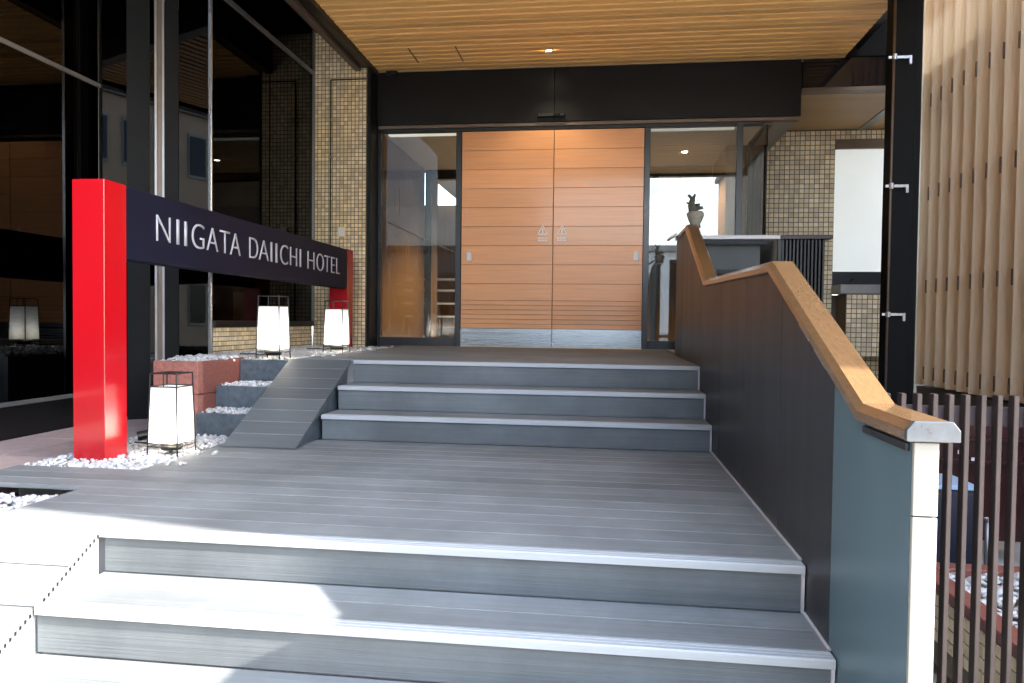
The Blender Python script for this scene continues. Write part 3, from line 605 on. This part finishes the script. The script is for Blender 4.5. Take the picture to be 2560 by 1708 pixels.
# ================================================================== screen counter beyond the parapet
cs = empty('balustrade_screen', 1.4, 6.62, T); tag(cs, 'low screen with white top rail behind the handrail', 'screen')
B('top_rail', .80, 1.52, 6.58, 6.70, .748, .783, 'white', cs, .003); B('top_rail', 1.523, 1.96, 6.58, 6.70, .748, .783, 'rail', cs, .003)
B('gloss_panel', .80, 1.50, 6.615, 6.63, T, .745, 'panelgloss', cs); B('gloss_back', .80, 1.50, 6.632, 6.65, T, .745, 'navyframe', cs)
B('panel_post', 1.505, 1.535, 6.60, 6.66, T, .745, 'black', cs)
s0 = B('slat', 1.54, 1.558, 6.605, 6.645, T, .745, 'black', cs, .002)
for i in range(1, 12): dup(s0, .031*i)
B('back_sheet', 1.54, 1.91, 6.66, 6.67, T, .745, 'blackpanel', cs)

# ================================================================== rear right wing
rw = empty('rear_wing', 2.9, 9.4, T); tag(rw, 'rear wing with mosaic tiled wall and frosted window right of the entrance', 'building')
YW = 9.40
B('wall_body', 1.72, 2.80, YW+.001, 9.8, GR, 2.74, 'grout', rw); tiles('mosaic_tiles', rw, 'y', YW, 1.725, 2.80, -.74, 2.40, .059, 'tile_pale', gap=.008)
B('wall_body', 2.80, 3.64, YW+.012, 9.8, 2.285, 2.74, 'grout', rw); tiles('mosaic_tiles', rw, 'y', YW+.012, 2.803, 3.64, 2.29, 2.40, .059, 'tile_pale', gap=.008)
wn = B('window', 2.80, 3.64, YW+.02, YW+.07, .49, .665, 'navyframe', rw, .003)
B('pane', 2.803, 3.64, YW+.03, YW+.05, .667, 2.17, 'frost', wn); B('lintel', 2.803, 3.64, YW-.01, YW+.07, 2.172, 2.283, 'bronze', wn, .003)
B('ledge', 2.79, 3.64, 9.05, YW+.02, .378, .487, 'greysteel', rw, .004)
B('low_wall', 2.86, 3.64, 9.062, YW+.01, -.37, .375, 'grout', rw); tiles('mosaic_tiles', rw, 'y', 9.061, 2.865, 3.64, -.37, .370, .059, 'tile_pale', gap=.008)
B('wall_body', 2.80, 3.64, YW+.012, 9.8, GR, .375, 'grout', rw); tiles('mosaic_tiles', rw, 'y', YW+.011, 2.80, 3.64, -.9, -.375, .059, 'tile', gap=.008)
for i in range(12):
    build('soffit_board', MB().box(2.001, .376*(YD+.06+i*.1185), YD+.06+i*.1185, YD+.06+i*.1185+.1165, 2.405, 2.43), G['soffit'], rw, bev=.002)
B('soffit_slot', 3.05, 3.14, 8.2, YW-.01, 2.392, 2.4045, 'greysteel', rw)
B('fascia', 2.001, 2.96, YD-.045, YD+.05, 2.45, 2.745, 'darkfascia', rw, .002); B('fascia_strip', 2.001, 2.96, YD-.05, YD+.05, 2.405, 2.448, 'bronze', rw, .002)
build('roof_deck', MB().prism([(2.0, 7.84), (2.94, 7.84), (3.56, 9.5), (3.56, 9.8), (2.0, 9.8)], 2.75, 2.95, 'z'), G['mattblack'], rw)
B('upper_fascia', 2.552, 3.02, 7.86, 7.94, 2.955, 4.6, 'mattblack', rw); B('upper_fascia', 2.552, 2.94, 7.86, 7.94, 2.747, 2.749, 'mattblack', rw)
ht = empty('shade_tower', 0, 5, 3.43); tag(ht, 'unseen upper block added over the canopy to shade the fins', 'building')  # out of view, added to cut the sky light on the upper fins
B('wall', -4.8, 2.50, 3.2, 7.85, 3.43, 14, 'facade_beige', ht, .02); B('wall', -4.8, 3.2, 7.95, 14, 3.43, 14, 'facade_beige', ht, .02)

# ================================================================== black service column
ck = empty('service_column', 2.29, 6.0, GR); tag(ck, 'tall black column panel with steel rod and three brackets beside the timber screen', 'column')
B('panel', 2.205, 2.375, 6.02, 6.16, GR, 3.3, 'mattblack', ck, .003); B('panel', 2.378, 2.44, 6.06, 6.16, GR, 3.3, 'mattblack', ck, .002)
build('rod', MB().tube((2.206, 6.0, GR), (2.206, 6.0, 3.3), .010, 10), G['bronze'], ck, smooth=True)
for zz in (2.083, 1.089, .088):
    mb = MB(); mb.box(2.165, 2.335, 5.992, 6.004, zz-.008, zz+.012); mb.box(2.318, 2.336, 5.99, 6.018, zz-.050, zz+.013); mb.tube((2.206, 5.985, zz-.02), (2.206, 5.985, zz+.022), .017, 10)
    build('bracket', mb, G['alu'], ck)

# ================================================================== timber fin screen
fs = empty('timber_screen', 3.75, 5, -.68); tag(fs, 'tall screen of pale vertical timber fins on the right', 'screen')
pitch = .252; nf = 30; XF = 3.67; YF = 9.07
f0 = build('fin', MB().prism([(XF-.012, YF), (XF+.02, YF+.010), (XF+.135, YF-pitch-.001), (XF+.10, YF-pitch-.004)], -.678, 7.0, 'z'), G['fin'], fs, bev=.004)
fins = [f0]+[dup(f0, rng.uniform(-.002, .002), -pitch*i, 0) for i in range(1, nf)]
sp0 = build('fixing_slot', MB().box(XF-.020, XF+.03, YF-pitch-.004, YF-pitch+.016, 2.50, 2.65), G['slot'], fs)
for i in range(nf-1):
    for zz in (0, -1.06, -2.12, -3.11):
        if i or zz: dup(sp0, 0, -pitch*i, zz)
B('backing', XF+.15, XF+.18, YF-pitch*nf, YF, -.678, 7.0, 'finback', fs)
sw = empty('sun_block', 4.6, 5.5, GR); tag(sw, 'unseen wall block added behind the timber screen to stop the sun', 'building')  # hidden block added to keep the sun off the entrance side
B('wall', XF+.19, 5.6, YF-pitch*nf+.01, 9.9, GR, 7.0, 'concrete', sw); B('lower_wall', XF+.0, XF+.185, YF-pitch*nf, 9.04, GR, -.70, 'indark', sw)  # lower part is dark to give the undercroft its shade
dp = empty('undercroft_shade', 2.2, 5.35, GR); tag(dp, 'low dark sheet added for the undercroft shade behind cabinet and shelf unit', 'wall')  # dark sheet put in where the undercroft lies in shade
B('panel', .80, 2.24, 5.30, 5.36, GR, -.66, 'indark', dp, .003); B('panel', 2.244, 3.66, 5.30, 5.36, GR, -.66, 'indark', dp, .003); B('coping', .78, 3.665, 5.28, 5.38, -.658, -.63, 'black', dp, .003)

# ================================================================== bar fence
fe = empty('bar_fence', 1.5, 2.1, GR); tag(fe, 'brown vertical bar fence right of the parapet', 'fence')
b0 = B('bar', .768, .781, 2.085, 2.115, GR-.1, -.184, 'bar', fe, .0015)
for i in range(1, 30): dup(b0, .0408*i+.0)
B('rail', .76, 2.4, 2.117, 2.130, -.272, -.218, 'rail', fe, .002)
B('post', .735, .7665, 2.085, 2.125, GR, -.186, 'bar', fe, .002)

# ================================================================== planter and undercroft things behind the fence
pn = empty('tiled_planter', 2.3, 3.0, GR); tag(pn, 'tiled planter with red brown stone coping behind the bar fence', 'planter')
ZP = -1.10; K = 1.02
B('planter_body', 1.445, 3.3, 1.6, 3.60, GR-.1, ZP-.05, 'grout', pn)
B('coping', 1.43, 1.52, 1.6, 3.56, ZP-.045, ZP, 'granite', pn, .004); B('coping', 1.522, 3.3, 3.48, 3.57, ZP-.045, ZP, 'granite', pn, .004)
tiles('mosaic_tiles', pn, 'x', 0, 0, .01, 0, .01, .01, 'tile') if False else None
V = MB()
for j in range(4):
    for i in range(44):
        y0 = 1.6+i*.045; z0 = GR-.0+j*.052+.002
        V.box(1.4385, 1.4448, y0+.003, y0+.042, z0+.003, z0+.048)
o = build('mosaic_tiles', V, G['tile'], pn); o['kind'] = 'stuff'
pebbles('white_gravel', [(1.525, 3.2, 1.62, 3.47, ZP-.02, 1500)], .0170, 'white pebbles in the tiled planter behind the bar fence')
nb_ = empty('navy_cabinet', 1.82, 4.1, GR); tag(nb_, 'navy cabinet with pale blue lid behind the bar fence', 'cabinet')
B('body', 1.66, 1.935, 4.0, 4.3, GR, -.850, 'navy', nb_, .005); B('lid', 1.655, 1.94, 3.99, 4.31, -.849, -.825, 'paleblue', nb_, .004); B('door', 1.675, 1.92, 3.993, 3.999, GR+.05, -.87, 'navy', nb_, .002)
rc = empty('red_shelf_unit', 2.3, 4.9, GR); tag(rc, 'dark red shelf unit in the shade behind the bar fence', 'shelf unit')
B('body', 2.10, 2.75, 4.9, 5.1, GR, -.62, 'darkred', rc, .01)
for zz in (-.72, -.86): B('shelf', 2.12, 2.73, 4.84, 4.899, zz, zz+.02, 'darkred', rc, .003)
B('paper_note', 2.22, 2.27, 4.838, 4.842, -.80, -.775, 'white', rc); B('paper_note', 2.30, 2.34, 4.838, 4.842, -.84, -.82, 'white', rc)
tg = empty('slim_post', 1.99, 4.0, GR); tag(tg, 'slim grey steel post between the cabinet and the planter', 'post')
build('shaft', MB().tube((1.99, 4.0, GR), (1.99, 4.0, -1.005), .014, 10), G['greysteel'], tg, smooth=True); build('finial', MB().lathe([(0, -.985), (.018, -.99), (.020, -1.004), (.0, -1.006)], 1.99, 4.0, 10), G['alu'], tg)

# ================================================================== buildings across the street (they show in the glass)
def far_building(x0, x1, y0, y1, h, m, nx, nz_, label, side=-1):
    e = empty('street_building', (x0+x1)/2, y1, GR); tag(e, label, 'building')
    B('wall', x0, x1, y0, y1, GR, GR+h, m, e, .03); B('roof', x0-.2, x1+.2, y0-.2, y1+.2, GR+h+.002, GR+h+.25, 'concrete', e, .02)
    wx = (x1-x0)/nx; wz = (h-.6)/nz_; f = None
    for i in range(nx):
        for j in range(nz_):
            cx = x0+wx*(i+.5); cz = GR+.6+wz*(j+.45)
            if f is None:
                f = B('window', cx-wx*.30, cx+wx*.30, y1+.002, y1+.06, cz-wz*.3, cz+wz*.3, 'greysteel', e, .01)
                pn_ = B('window_pane', cx-wx*.27, cx+wx*.27, y1+.061, y1+.066, cz-wz*.26, cz+wz*.26, 'winglass', f); ref = (cx, cz)
            else:
                g = dup(f, cx-ref[0], 0, cz-ref[1]); k = pn_.copy(); COL.objects.link(k); k.parent = g
    return e
far_building(-22, -9.5, -26, -15.5, 13, 'facade_brown', 5, 4, 'brown four storey building far left across the street')
far_building(-9, -3.5, -25, -15.5, 14.5, 'facade_brown', 3, 5, 'narrow brown building across the street with flat roof')
far_building(-3, 5.9, -24, -15.5, 4.4, 'facade_white', 3, 1, 'low white shop across the street from the entrance')
far_building(6.4, 13, -27, -15.5, 9.4, 'facade_beige', 5, 3, 'sand coloured building across the street to the right')
far_building(13.6, 24, -27, -15.5, 8.0, 'facade_brown', 5, 3, 'brown three storey building at the far end of the street')
